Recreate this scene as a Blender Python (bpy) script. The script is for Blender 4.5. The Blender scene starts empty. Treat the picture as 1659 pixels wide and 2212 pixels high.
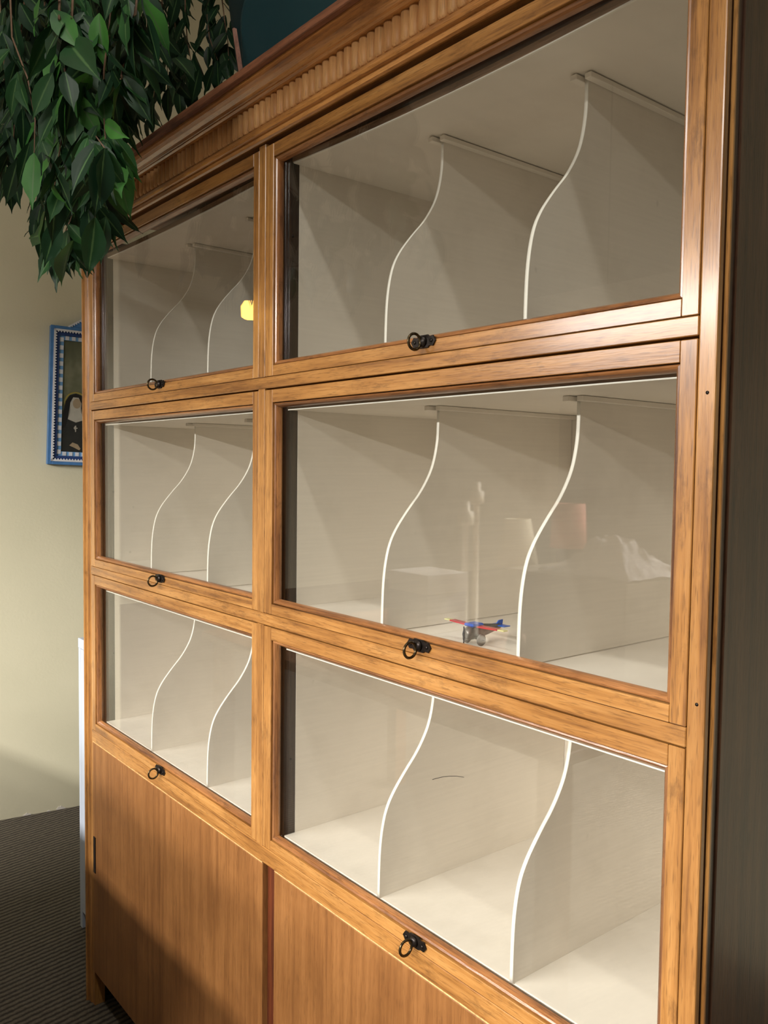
import bpy, bmesh, math, random
from mathutils import Vector, Matrix, noise

random.seed(7)
SC = bpy.context.scene
COL = SC.collection
PI = math.pi

# ------------------------------------------------------------------ camera
CAM = Vector((2.131353, -0.75, 1.377066))
RGT = Vector((0.629153, 0.777182, 0.0124))
UPV = Vector((-0.048857, 0.02362, 0.998526))
FWD = Vector((-0.775744, 0.628832, -0.052832))
FPX = 1829.27
cd = bpy.data.cameras.new('camera')
cd.sensor_fit = 'HORIZONTAL'
cd.sensor_width = 36.0
cd.lens = 36.0 * FPX / 1659.0
cd.clip_start = 0.02
cam = bpy.data.objects.new('camera', cd)
COL.objects.link(cam)
M = Matrix((RGT, UPV, -FWD)).transposed().to_4x4()
M.translation = CAM
cam.matrix_world = M
SC.camera = cam

# ------------------------------------------------------------------ world, exposure
SC.view_settings.view_transform = 'Standard'
SC.view_settings.look = 'None'
SC.view_settings.gamma = 1.0
SC.view_settings.exposure = 0.1
SC.view_settings.use_curve_mapping = False
W = bpy.data.worlds.new('room_air')
SC.world = W
W.use_nodes = True
W.node_tree.nodes['Background'].inputs[0].default_value = (1.0, 0.95, 0.88, 1)
W.node_tree.nodes['Background'].inputs[1].default_value = 0.06

# ------------------------------------------------------------------ large lights (ceiling tubes)
def area(name, loc, target, sx, sy, power, col):
    l = bpy.data.lights.new(name, 'AREA')
    l.shape = 'RECTANGLE'
    l.size, l.size_y = sx, sy
    l.energy = power
    l.color = col
    o = bpy.data.objects.new(name, l)
    COL.objects.link(o)
    o.location = loc
    d = Vector(target) - Vector(loc)
    o.rotation_euler = d.to_track_quat('-Z', 'Y').to_euler()
    return o
TUBE_NEAR = (1.85, -0.85, 3.28)
TUBE_MID = (2.6, -4.1, 3.28)
PEND = (0.80, -3.0, 2.18)
area('tube_light_near', TUBE_NEAR, (1.85, -0.85, 0), 1.5, 0.10, 19, (1.0, 0.95, 0.89))
area('tube_light_middle', TUBE_MID, (2.4, -3.4, 0), 1.5, 0.14, 80, (1.0, 0.95, 0.88))
area('pendant_light', PEND, (0.80, -3.2, 0), 3.6, 0.32, 800, (1.0, 0.935, 0.885))

# ------------------------------------------------------------------ helpers
def at(px, py, Y):
    """point on the plane y = Y seen at a pixel of the 1659 x 2212 photograph"""
    d = FWD + RGT * ((px - 829.5) / FPX) - UPV * ((py - 1106.0) / FPX)
    return CAM + d * ((Y - CAM.y) / d.y)

def empty(name, loc, rz=0.0, parent=None):
    o = bpy.data.objects.new(name, None)
    COL.objects.link(o)
    o.empty_display_size = 0.05
    o.location = loc
    o.rotation_euler = (0, 0, rz)
    if parent: o.parent = parent
    return o

def tag(o, label, cat, group=None, kind=None):
    if label: o['label'] = label
    if cat: o['category'] = cat
    if group: o['group'] = group
    if kind: o['kind'] = kind
    return o

WORLD_OF = {}
def wloc(o):
    return WORLD_OF.get(o.name, Vector(o.location))

def link(name, bm, mats, parent=None, smooth=False, world=True):
    """bmesh in world coordinates -> object whose origin is its centre, under its parent (parents carry no rotation)"""
    if not isinstance(mats, (list, tuple)): mats = [mats]
    lo = Vector((1e9,)*3); hi = Vector((-1e9,)*3)
    for v in bm.verts:
        for i in range(3):
            lo[i] = min(lo[i], v.co[i]); hi[i] = max(hi[i], v.co[i])
    c = (lo + hi) / 2
    if parent is None: c.z = lo.z
    if world:
        bmesh.ops.translate(bm, vec=-c, verts=bm.verts)
    me = bpy.data.meshes.new(name)
    bm.to_mesh(me); bm.free()
    for m in mats: me.materials.append(m)
    if smooth:
        for p in me.polygons: p.use_smooth = True
    o = bpy.data.objects.new(name, me)
    COL.objects.link(o)
    if world:
        if parent:
            o.parent = parent
            o.location = c - wloc(parent)
        else:
            o.location = c
        WORLD_OF[o.name] = c.copy()
    elif parent:
        o.parent = parent
    return o

def box(bm, x0, x1, y0, y1, z0, z1, bev=0.0, mi=0, seg=1):
    r = bmesh.ops.create_cube(bm, size=1.0)
    vs = r['verts']
    for v in vs:
        v.co = Vector(((x0+x1)/2 + v.co.x*(x1-x0), (y0+y1)/2 + v.co.y*(y1-y0), (z0+z1)/2 + v.co.z*(z1-z0)))
    fs = set(f for v in vs for f in v.link_faces)
    for f in fs: f.material_index = mi
    if bev > 0:
        es = list(set(e for v in vs for e in v.link_edges))
        bmesh.ops.bevel(bm, geom=es, offset=bev, segments=seg, affect='EDGES', profile=0.5, clamp_overlap=True, material=-1)
    return vs

def bx(name, dims, mat, parent=None, bev=0.0, seg=1):
    bm = bmesh.new()
    box(bm, *dims, bev=bev, seg=seg)
    return link(name, bm, mat, parent)

def prism_x(bm, prof, x0, x1, n=1, fn=None, mi=0):
    """extrude a closed (y,z) profile along x"""
    rings = []
    for i in range(n+1):
        x = x0 + (x1-x0)*i/n
        dz = fn(x) if fn else 0.0
        rings.append([bm.verts.new((x, y, z+dz)) for y, z in prof])
    k = len(prof)
    for a, b in zip(rings, rings[1:]):
        for j in range(k):
            f = bm.faces.new((a[j], a[(j+1) % k], b[(j+1) % k], b[j])); f.material_index = mi
    f = bm.faces.new(rings[0][::-1]); f.material_index = mi
    f = bm.faces.new(rings[-1]); f.material_index = mi
    bmesh.ops.recalc_face_normals(bm, faces=bm.faces)

def tube(bm, pts, r, n=8, cap=True, mi=0, r1=None):
    pts = [Vector(p) for p in pts]
    rings = []
    for i, p in enumerate(pts):
        t = (pts[min(i+1, len(pts)-1)] - pts[max(i-1, 0)]).normalized()
        a = t.cross(Vector((0.31, 0.52, 0.79))).normalized()
        b = t.cross(a)
        rr = r if r1 is None else r + (r1-r)*i/(len(pts)-1)
        rings.append([bm.verts.new(p + (a*math.cos(2*PI*k/n) + b*math.sin(2*PI*k/n))*rr) for k in range(n)])
    for a, b in zip(rings, rings[1:]):
        for j in range(n):
            f = bm.faces.new((a[j], b[j], b[(j+1) % n], a[(j+1) % n])); f.material_index = mi; f.smooth = True
    if cap:
        bm.faces.new(rings[0]); bm.faces.new(rings[-1][::-1])

def lathe(bm, prof, c, n=24, axis='Z', mi=0):
    """prof: (radius, height) pairs revolved round an axis through c"""
    rings = []
    for r, h in prof:
        ring = []
        for k in range(n):
            a = 2*PI*k/n
            p = Vector((r*math.cos(a), r*math.sin(a), h))
            if axis == 'X': p = Vector((p.z, p.x, p.y))
            if axis == 'Y': p = Vector((p.x, p.z, p.y))
            ring.append(bm.verts.new(Vector(c) + p))
        rings.append(ring)
    for a, b in zip(rings, rings[1:]):
        for j in range(n):
            f = bm.faces.new((a[j], a[(j+1) % n], b[(j+1) % n], b[j])); f.material_index = mi; f.smooth = True
    if prof[0][0] > 1e-5: bm.faces.new(rings[0][::-1])
    if prof[-1][0] > 1e-5: bm.faces.new(rings[-1])
    bmesh.ops.recalc_face_normals(bm, faces=bm.faces)

def torus(bm, c, R, r, axis='X', n=28, m=10):
    rings = []
    for i in range(n):
        a = 2*PI*i/n
        ring = []
        for j in range(m):
            b = 2*PI*j/m
            p = Vector(((R + r*math.cos(b))*math.cos(a), (R + r*math.cos(b))*math.sin(a), r*math.sin(b)))
            if axis == 'X': p = Vector((p.z, p.x, p.y))
            ring.append(bm.verts.new(Vector(c) + p))
        rings.append(ring)
    for i in range(n):
        a, b = rings[i], rings[(i+1) % n]
        for j in range(m):
            f = bm.faces.new((a[j], b[j], b[(j+1) % m], a[(j+1) % m])); f.smooth = True
    bmesh.ops.recalc_face_normals(bm, faces=bm.faces)

# ------------------------------------------------------------------ materials
def srgb(r, g, b):
    def f(c):
        c /= 255.0
        return c/12.92 if c <= 0.04045 else ((c+0.055)/1.055)**2.4
    return (f(r), f(g), f(b), 1.0)

def new_mat(name):
    m = bpy.data.materials.new(name); m.use_nodes = True
    nt = m.node_tree
    return m, nt, nt.nodes['Principled BSDF'], nt.nodes, nt.links

def ramp(nodes, stops):
    n = nodes.new('ShaderNodeValToRGB')
    el = n.color_ramp.elements
    el[0].position, el[0].color = stops[0]
    el[1].position, el[1].color = stops[-1]
    for p, c in stops[1:-1]:
        e = el.new(p); e.color = c
    return n

def coords(nt, scale, randomise=True, rot=(0, 0, 0)):
    N, L = nt.nodes, nt.links
    tc = N.new('ShaderNodeTexCoord')
    mp = N.new('ShaderNodeMapping')
    mp.inputs['Scale'].default_value = scale
    mp.inputs['Rotation'].default_value = rot
    if randomise:
        oi = N.new('ShaderNodeObjectInfo')
        mu = N.new('ShaderNodeMath'); mu.operation = 'MULTIPLY'; mu.inputs[1].default_value = 37.0
        L.new(oi.outputs['Random'], mu.inputs[0])
        ad = N.new('ShaderNodeVectorMath'); ad.operation = 'ADD'
        L.new(tc.outputs['Object'], ad.inputs[0]); L.new(mu.outputs[0], ad.inputs[1])
        L.new(ad.outputs[0], mp.inputs['Vector'])
    else:
        L.new(tc.outputs['Object'], mp.inputs['Vector'])
    return mp

def mixc(nt, a, b, fac, mode='MIX'):
    n = nt.nodes.new('ShaderNodeMix'); n.data_type = 'RGBA'; n.blend_type = mode
    for sock, v in ((n.inputs[6], a), (n.inputs[7], b), (n.inputs[0], fac)):
        if hasattr(v, 'links') or hasattr(v, 'is_output'): nt.links.new(v, sock)
        else: sock.default_value = v
    return n.outputs[2]

def noise_tex(nt, vec, scale, detail=4, rough=0.6):
    n = nt.nodes.new('ShaderNodeTexNoise')
    n.inputs['Scale'].default_value = scale; n.inputs['Detail'].default_value = detail; n.inputs['Roughness'].default_value = rough
    nt.links.new(vec.outputs[0], n.inputs['Vector'])
    return n.outputs['Fac']

def wood(name, axis, light, mid, dark, rough=0.34, wear=0.55, pores=0.38, coat=0.6):
    m, nt, b, N, L = new_mat(name)
    along, across = 3.5, 85.0
    sc = {'x': (along, across, across), 'z': (across, across, along), 'y': (across, along, across)}[axis]
    mp = coords(nt, sc)
    g = noise_tex(nt, mp, 1.0, 6, 0.65)                       # long grain
    r1 = ramp(N, [(0.30, dark), (0.49, mid), (0.70, light)])
    L.new(g, r1.inputs[0])
    mp2 = coords(nt, (7, 7, 7))
    t = noise_tex(nt, mp2, 1.0, 3, 0.5)                       # tone blotches
    r2 = ramp(N, [(0.3, (0.72, 0.66, 0.60, 1)), (0.62, (1.06, 1.05, 1.03, 1))])
    L.new(t, r2.inputs[0])
    c = mixc(nt, r1.outputs[0], r2.outputs[0], 0.8, 'MULTIPLY')
    sp = {'x': (45, 620, 620), 'z': (620, 620, 45), 'y': (620, 45, 620)}[axis]
    mp3 = coords(nt, sp)
    p = noise_tex(nt, mp3, 1.0, 1, 0.5)                       # open pores
    r3 = ramp(N, [(0.56, (0, 0, 0, 1)), (0.70, (pores,)*3 + (1,))])
    L.new(p, r3.inputs[0])
    c = mixc(nt, c, (dark[0]*0.35, dark[1]*0.3, dark[2]*0.3, 1), r3.outputs[0])
    mp4 = coords(nt, {'x': (14, 34, 34), 'z': (34, 34, 14), 'y': (34, 14, 34)}[axis])
    w = noise_tex(nt, mp4, 1.0, 6, 0.75)                      # scuffs and stains
    r4 = ramp(N, [(0.56, (0, 0, 0, 1)), (0.74, (wear,)*3 + (1,))])
    L.new(w, r4.inputs[0])
    c = mixc(nt, c, (dark[0]*0.3, dark[1]*0.28, dark[2]*0.35, 1), r4.outputs[0])
    L.new(c, b.inputs['Base Color'])
    b.inputs['Roughness'].default_value = rough
    b.inputs['Coat Weight'].default_value = coat
    b.inputs['Coat Roughness'].default_value = 0.17
    bp = N.new('ShaderNodeBump'); bp.inputs['Strength'].default_value = 0.12; bp.inputs['Distance'].default_value = 0.002
    L.new(p, bp.inputs['Height']); L.new(bp.outputs[0], b.inputs['Normal'])
    return m

OL, OM, OD = srgb(186, 139, 80), srgb(163, 115, 59), srgb(114, 74, 36)
OAK_X = wood('oak_grain_along_width', 'x', OL, OM, OD)
OAK_Z = wood('oak_grain_upright', 'z', OL, OM, OD)
FLUTE_OAK = wood('oak_pale_flute', 'z', srgb(236, 190, 132), srgb(222, 170, 112), srgb(190, 136, 84), rough=0.5, wear=0.25, pores=0.3, coat=0.0)
BEAD_X = wood('bead_oak_width', 'x', srgb(168, 118, 72), srgb(140, 94, 54), srgb(84, 54, 36), rough=0.28, wear=0.7, coat=0.4)
CORN_X = wood('cornice_oak', 'x', srgb(210, 154, 90), srgb(186, 130, 70), srgb(134, 86, 46), wear=0.55)
TOP_X = wood('cornice_top_brown', 'x', srgb(150, 100, 70), srgb(124, 78, 52), srgb(86, 52, 36), rough=0.6, wear=0.7, coat=0.0)
PLY_Z = wood('veneer_upright', 'z', srgb(150, 105, 60), srgb(137, 93, 50), srgb(117, 77, 40), rough=0.42, wear=0.3, pores=0.3, coat=0.12)
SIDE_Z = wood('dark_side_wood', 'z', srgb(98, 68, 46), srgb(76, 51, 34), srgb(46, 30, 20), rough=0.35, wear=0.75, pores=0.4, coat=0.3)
BROWN_Z = wood('carcass_brown', 'z', srgb(74, 58, 44), srgb(58, 44, 34), srgb(38, 28, 22), rough=0.5, wear=0.5, coat=0.0)
RED_Z = wood('slot_red_brown', 'z', srgb(112, 58, 32), srgb(92, 44, 24), srgb(64, 30, 18), rough=0.4, wear=0.2, coat=0.2)
LIPB = wood('ceiling_edge_tan', 'x', srgb(166, 134, 106), srgb(146, 116, 90), srgb(112, 86, 66), rough=0.6, wear=0.5, coat=0.0)
DARK = wood('plinth_dark', 'x', srgb(52, 44, 38), srgb(40, 34, 30), srgb(26, 22, 20), rough=0.7, wear=0.3, coat=0.0)

def plain(name, col, rough=0.5, metal=0.0, var=0.0, vscale=20.0, bump=0.0):
    m, nt, b, N, L = new_mat(name)
    mp = coords(nt, (vscale,)*3)
    n = noise_tex(nt, mp, 1.0, 5, 0.6)
    r = ramp(N, [(0.3, tuple(c*(1-var) for c in col[:3]) + (1,)), (0.7, tuple(min(1, c*(1+var*0.6)) for c in col[:3]) + (1,))])
    L.new(n, r.inputs[0]); L.new(r.outputs[0], b.inputs['Base Color'])
    b.inputs['Roughness'].default_value = rough
    b.inputs['Metallic'].default_value = metal
    if bump:
        bp = N.new('ShaderNodeBump'); bp.inputs['Strength'].default_value = bump; bp.inputs['Distance'].default_value = 0.002
        L.new(n, bp.inputs['Height']); L.new(bp.outputs[0], b.inputs['Normal'])
    return m

def paint_mat(name, col, scuff=0.35):
    m, nt, b, N, L = new_mat(name)
    mp = coords(nt, (30, 9, 260))
    n = noise_tex(nt, mp, 1.0, 3, 0.5)
    r = ramp(N, [(0.3, tuple(c*0.955 for c in col[:3]) + (1,)), (0.7, col)])
    L.new(n, r.inputs[0])
    mp2 = coords(nt, (6, 6, 6))
    d = noise_tex(nt, mp2, 1.0, 5, 0.65)
    r2 = ramp(N, [(0.5, (1, 1, 1, 1)), (0.8, (0.86, 0.85, 0.83, 1))])
    L.new(d, r2.inputs[0])
    c = mixc(nt, r.outputs[0], r2.outputs[0], 0.8, 'MULTIPLY')
    mp3 = coords(nt, (26, 26, 26))
    s = noise_tex(nt, mp3, 1.0, 2, 0.5)
    r3 = ramp(N, [(0.77, (0, 0, 0, 1)), (0.83, (scuff,)*3 + (1,))])
    L.new(s, r3.inputs[0])
    c = mixc(nt, c, (0.22, 0.20, 0.17, 1), r3.outputs[0])
    L.new(c, b.inputs['Base Color'])
    b.inputs['Roughness'].default_value = 0.5
    bp = N.new('ShaderNodeBump'); bp.inputs['Strength'].default_value = 0.08; bp.inputs['Distance'].default_value = 0.001
    L.new(n, bp.inputs['Height']); L.new(bp.outputs[0], b.inputs['Normal'])
    return m
PAINT = paint_mat('white_shelf_paint', srgb(234, 226, 214))
EDGE = paint_mat('white_edge_paint', srgb(246, 242, 232), 0.6)

def glass_mat():
    m = bpy.data.materials.new('old_window_glass'); m.use_nodes = True
    nt = m.node_tree; N, L = nt.nodes, nt.links
    N.remove(N['Principled BSDF'])
    out = N['Material Output']
    tr = N.new('ShaderNodeBsdfTransparent'); tr.inputs[0].default_value = (0.965, 0.975, 0.965, 1)
    gl = N.new('ShaderNodeBsdfGlossy'); gl.inputs['Roughness'].default_value = 0.0
    fr = N.new('ShaderNodeFresnel'); fr.inputs['IOR'].default_value = 1.5
    ge = N.new('ShaderNodeNewGeometry')                 # same reflectance on both faces of the pane
    mu = N.new('ShaderNodeMath'); mu.operation = 'MULTIPLY_ADD'; mu.inputs[1].default_value = 1/1.5 - 1.5; mu.inputs[2].default_value = 1.5
    L.new(ge.outputs['Backfacing'], mu.inputs[0]); L.new(mu.outputs[0], fr.inputs['IOR'])
    mx = N.new('ShaderNodeMixShader')
    L.new(fr.outputs[0], mx.inputs[0]); L.new(tr.outputs[0], mx.inputs[1]); L.new(gl.outputs[0], mx.inputs[2])
    L.new(mx.outputs[0], out.inputs[0])
    return m
GLASS = glass_mat()

BRONZE = plain('blackened_bronze', srgb(44, 38, 34), 0.38, 0.7, 0.5, 120)
RINGM = plain('worn_brass_ring', srgb(78, 66, 44), 0.3, 0.85, 0.6, 90)
IRON = plain('black_iron', srgb(36, 30, 28), 0.5, 0.5, 0.4, 60)

def wall_mat():
    m, nt, b, N, L = new_mat('cream_green_plaster')
    mp = coords(nt, (1.2, 1.2, 1.2), False)
    n = noise_tex(nt, mp, 1.0, 4, 0.6)
    r = ramp(N, [(0.3, srgb(202, 199, 172)), (0.7, srgb(212, 208, 182))])
    L.new(n, r.inputs[0]); L.new(r.outputs[0], b.inputs['Base Color'])
    b.inputs['Roughness'].default_value = 0.6
    mp2 = coords(nt, (90, 90, 90), False)
    n2 = noise_tex(nt, mp2, 1.0, 4, 0.6)
    bp = N.new('ShaderNodeBump'); bp.inputs['Strength'].default_value = 0.15; bp.inputs['Distance'].default_value = 0.003
    L.new(n2, bp.inputs['Height']); L.new(bp.outputs[0], b.inputs['Normal'])
    return m
WALL = wall_mat()

def carpet_mat():
    m, nt, b, N, L = new_mat('ribbed_grey_carpet')
    tc = N.new('ShaderNodeTexCoord')
    mp = N.new('ShaderNodeMapping'); mp.inputs['Rotation'].default_value = (0, 0, math.radians(-9))
    L.new(tc.outputs['Object'], mp.inputs['Vector'])
    wv = N.new('ShaderNodeTexWave'); wv.wave_type = 'BANDS'; wv.bands_direction = 'X'
    wv.inputs['Scale'].default_value = 17.0; wv.inputs['Distortion'].default_value = 1.6
    wv.inputs['Detail'].default_value = 3.0; wv.inputs['Detail Scale'].default_value = 3.0
    L.new(mp.outputs[0], wv.inputs['Vector'])
    ns = N.new('ShaderNodeTexNoise'); ns.inputs['Scale'].default_value = 260; ns.inputs['Detail'].default_value = 2
    L.new(mp.outputs[0], ns.inputs['Vector'])
    r = ramp(N, [(0.05, srgb(44, 40, 35)), (0.4, srgb(78, 72, 62)), (0.9, srgb(98, 91, 78))])
    L.new(wv.outputs['Fac'], r.inputs[0])
    r2 = ramp(N, [(0.3, (0.7, 0.7, 0.7, 1)), (0.7, (1.1, 1.1, 1.1, 1))])
    L.new(ns.outputs['Fac'], r2.inputs[0])
    c = mixc(nt, r.outputs[0], r2.outputs[0], 1.0, 'MULTIPLY')
    L.new(c, b.inputs['Base Color'])
    b.inputs['Roughness'].default_value = 0.95
    bp = N.new('ShaderNodeBump'); bp.inputs['Strength'].default_value = 0.6; bp.inputs['Distance'].default_value = 0.004
    L.new(wv.outputs['Fac'], bp.inputs['Height']); L.new(bp.outputs[0], b.inputs['Normal'])
    return m
CARPET = carpet_mat()
CEIL = plain('ceiling_white', srgb(225, 220, 208), 0.8, 0, 0.03, 3)

# ------------------------------------------------------------------ the room
def struct(o):
    o['kind'] = 'structure'; return o
struct(bx('floor', (-6.0, 6.5, -9.0, 1.6, -0.06, 0.0), CARPET))
struct(bx('ceiling', (-6.0, 6.5, -9.0, 1.6, 3.4, 3.46), CEIL))
struct(bx('wall_back', (-6.0, 6.5, 1.5, 1.6, 0.0, 3.4), WALL))
# the left wall is a few degrees out of square with the cabinet
WA = math.atan2(0.2867, 0.0442)                 # heading of the wall line in the floor plane
WD = Vector((math.cos(WA), math.sin(WA), 0)); WN = Vector((math.sin(WA), -math.cos(WA), 0))
WP = Vector((-1.273, 0.1239, 0))
bm = bmesh.new()
a, b_ = WP - WD*0.75, WP + WD*1.39
for z in (0.0, 3.4):
    for p in (a, b_, b_ - WN*0.08, a - WN*0.08): bm.verts.new((p.x, p.y, z))
bm.verts.ensure_lookup_table()
v = bm.verts
for q in ((0, 1, 2, 3), (4, 5, 6, 7), (0, 1, 5, 4), (1, 2, 6, 5), (2, 3, 7, 6), (3, 0, 4, 7)): bm.faces.new([v[i] for i in q])
bmesh.ops.recalc_face_normals(bm, faces=bm.faces)
wall_left = struct(link('wall_left', bm, WALL))
struct(bx('wall_far', (-6.0, -5.9, -9.0, 1.49, 0.0, 3.4), WALL))
CHIP = plain('bare_white_plaster', srgb(216, 212, 204), 0.9, 0, 0.1, 60)
for s0, ln, ht in ((-0.02, 0.012, 0.006), (0.082, 0.03, 0.010), (0.205, 0.035, 0.014), (0.17, 0.014, 0.006)):
    bm = bmesh.new()
    n = 9; ring = []
    for k in range(n):
        t = k/(n-1)
        h = ht*(0.35 + 0.65*math.sin(PI*t))*(0.7 + 0.5*random.random())
        ring.append((s0 + ln*t, h))
    outl = [(s0, 0.0005)] + ring + [(s0+ln, 0.0005)]
    fr = [bm.verts.new(WP + WD*s + WN*0.0018 + Vector((0, 0, h))) for s, h in outl]
    bk = [bm.verts.new(WP + WD*s + WN*0.0002 + Vector((0, 0, h))) for s, h in outl]
    bm.faces.new(fr)
    for i in range(len(fr)):
        j = (i+1) % len(fr); bm.faces.new((fr[i], fr[j], bk[j], bk[i]))
    bmesh.ops.recalc_face_normals(bm, faces=bm.faces)
    link('plaster_chip', bm, CHIP, wall_left)

# ------------------------------------------------------------------ the cabinet
CB = empty('display_cabinet', (0.855, 0.225, 0.0))
tag(CB, 'large oak display cabinet with six glazed lift-up doors over plain wooden cupboard doors', 'cabinet')

XL, XJL, XP0, XP1, XJR, XR = 0.0, 0.058, 0.8605, 0.8812, 1.6825, 1.7015
R1T, R1B, R2T, R2B, R3T, R3B, DT = 1.5265, 1.5075, 1.1244, 1.1045, 0.7149, 0.6861, 1.9100
DEPTH = 0.45
# stiles (left one moulded in three steps, right one flat with a corner bead)
bm = bmesh.new()
prof = [(0.0, 0.006), (0.002, 0.001), (0.016, 0.0), (0.019, -0.0045), (0.022, -0.0055), (0.025, -0.0045), (0.027, 0.0005), (0.039, 0.001), (0.041, 0.004), (0.0572, 0.004), (0.0572, 0.03), (0.0, 0.03)]
r0 = [bm.verts.new((x, y, 0.0)) for x, y in prof]
r1 = [bm.verts.new((x, y, 1.936)) for x, y in prof]
for i in range(len(prof)):
    j = (i+1) % len(prof); bm.faces.new((r0[i], r0[j], r1[j], r1[i]))
bm.faces.new(r0); bm.faces.new(r1)
bmesh.ops.recalc_face_normals(bm, faces=bm.faces)
link('stile', bm, OAK_Z, CB)
bx('stile', (XJR, XR, 0.0, 0.0085, 0.0, 1.936), OAK_Z, CB, 0.0018, 2)
bx('corner_bead', (XR - 0.0018, XR + 0.0026, 0.0125, 0.0160, 0.0, 1.936), OAK_Z, CB, 0.0006)
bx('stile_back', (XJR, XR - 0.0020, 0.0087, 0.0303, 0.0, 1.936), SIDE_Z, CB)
# carcass
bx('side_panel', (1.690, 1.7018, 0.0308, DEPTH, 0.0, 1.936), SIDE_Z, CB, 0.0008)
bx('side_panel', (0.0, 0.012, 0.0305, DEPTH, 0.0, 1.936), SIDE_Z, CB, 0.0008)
bx('back_panel', (0.012, 1.690, DEPTH - 0.01, DEPTH, 0.05, 1.936), PAINT, CB)
bx('side_lining', (0.0125, 0.098, 0.0445, DEPTH - 0.0105, 0.72, 1.90), PAINT, CB)
bx('side_lining', (1.682, 1.6895, 0.0445, DEPTH - 0.0105, 0.72, 1.90), PAINT, CB)
bx('partition', (0.880, 0.916, 0.0445, DEPTH - 0.0105, 0.72, 1.90), PAINT, CB)
bx('partition_edge', (0.868, 0.9155, 0.0310, 0.0440, 0.72, 1.90), BROWN_Z, CB)
bx('lining_edge', (0.0575, 0.0975, 0.0310, 0.0440, 0.72, 1.90), BROWN_Z, CB)
bx('lining_edge', (1.6745, 1.6895, 0.0310, 0.0440, 0.72, 1.90), BROWN_Z, CB)
# rails and centre posts
def rail(z0, z1, name='rail'):
    return bx(name, (XJL + 0.0002, XJR - 0.0004, 0.0, 0.030, z0, z1), OAK_X, CB, 0.0009)
rail(R1B, R1T); rail(R2B, R2T); rail(R3B, R3T)
for z0, z1 in ((R1T, DT + 0.004), (R2T, R1B), (R3T, R2B)):
    bx('centre_post', (XP0, XP1, -0.0005, 0.030, z0 + 0.0004, z1 - 0.0004), OAK_Z, CB, 0.0009)

ROWS = [  # door bottom, door top, compartment floor, ceiling
    dict(z0=R1T, z1=DT, fl=1.536, ce=1.868),
    dict(z0=R2T, z1=R1B, fl=1.136, ce=1.4708),
    dict(z0=R3T, z1=R2B, fl=0.740, ce=1.0655)]
BAYS = [dict(x0=XJL, x1=XP0, wl=0.098, wr=0.8795, div=(0.372, 0.636)),
        dict(x0=XP1, x1=XJR, wl=0.916, wr=1.6815, div=(1.180, 1.444))]

SHELF_GAP = {0: 0.0, 1: 0.0016, 2: 0.0}
SPROF = [(0.012, 0.0), (0.0125, 0.04), (0.014, 0.075), (0.018, 0.105), (0.025, 0.13), (0.036, 0.150), (0.050, 0.168), (0.065, 0.185), (0.080, 0.201),
         (0.094, 0.220), (0.105, 0.240), (0.112, 0.262), (0.116, 0.285), (0.117, 0.305)]
def divider(x, fl, ce, gap):
    bm = bmesh.new()
    T = 0.0028
    H = ce - fl
    # dense spline through the measured profile
    pts = []
    for i in range(len(SPROF) - 1):
        p0 = SPROF[max(i-1, 0)]; p1 = SPROF[i]; p2 = SPROF[i+1]; p3 = SPROF[min(i+2, len(SPROF)-1)]
        for s in range(3):
            t = s/3
            pts.append(tuple(0.5*((2*p1[k]) + (-p0[k]+p2[k])*t + (2*p0[k]-5*p1[k]+4*p2[k]-p3[k])*t*t + (-p0[k]+3*p1[k]-3*p2[k]+p3[k])*t**3) for k in range(2)))
    pts.append((0.117, min(0.305, H - 0.004)))
    pts.append((0.117, H - 0.0006))
    pts = [(max(y, 0.0185) if False else y + 0.0075, max(z, gap) + fl) for y, z in pts if z <= H - 0.0005]
    poly = pts + [(DEPTH - 0.0108, ce - 0.0006), (DEPTH - 0.0108, fl + gap + 0.0002)]
    lt = [bm.verts.new((x - T, y, z)) for y, z in poly]
    rt = [bm.verts.new((x + T, y, z)) for y, z in poly]
    n = len(poly)
    for i in range(n):
        j = (i+1) % n
        f = bm.faces.new((lt[i], lt[j], rt[j], rt[i]))
        f.material_index = 1 if i < len(pts) - 1 else 0
        f.smooth = i < len(pts) - 1
    bm.faces.new(lt[::-1]); bm.faces.new(rt)
    bmesh.ops.recalc_face_normals(bm, faces=bm.faces)
    d = link('divider', bm, [PAINT, EDGE], CB)
    for s in (-1, 1):
        xa, xb = sorted((x + s*(T + 0.0003), x + s*(T + 0.0105)))
        bx('divider_cleat', (xa, xb, 0.108 if s < 0 else 0.116, DEPTH - 0.011, ce - 0.0072, ce - 0.0005), PAINT, CB, 0.0006)

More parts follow.
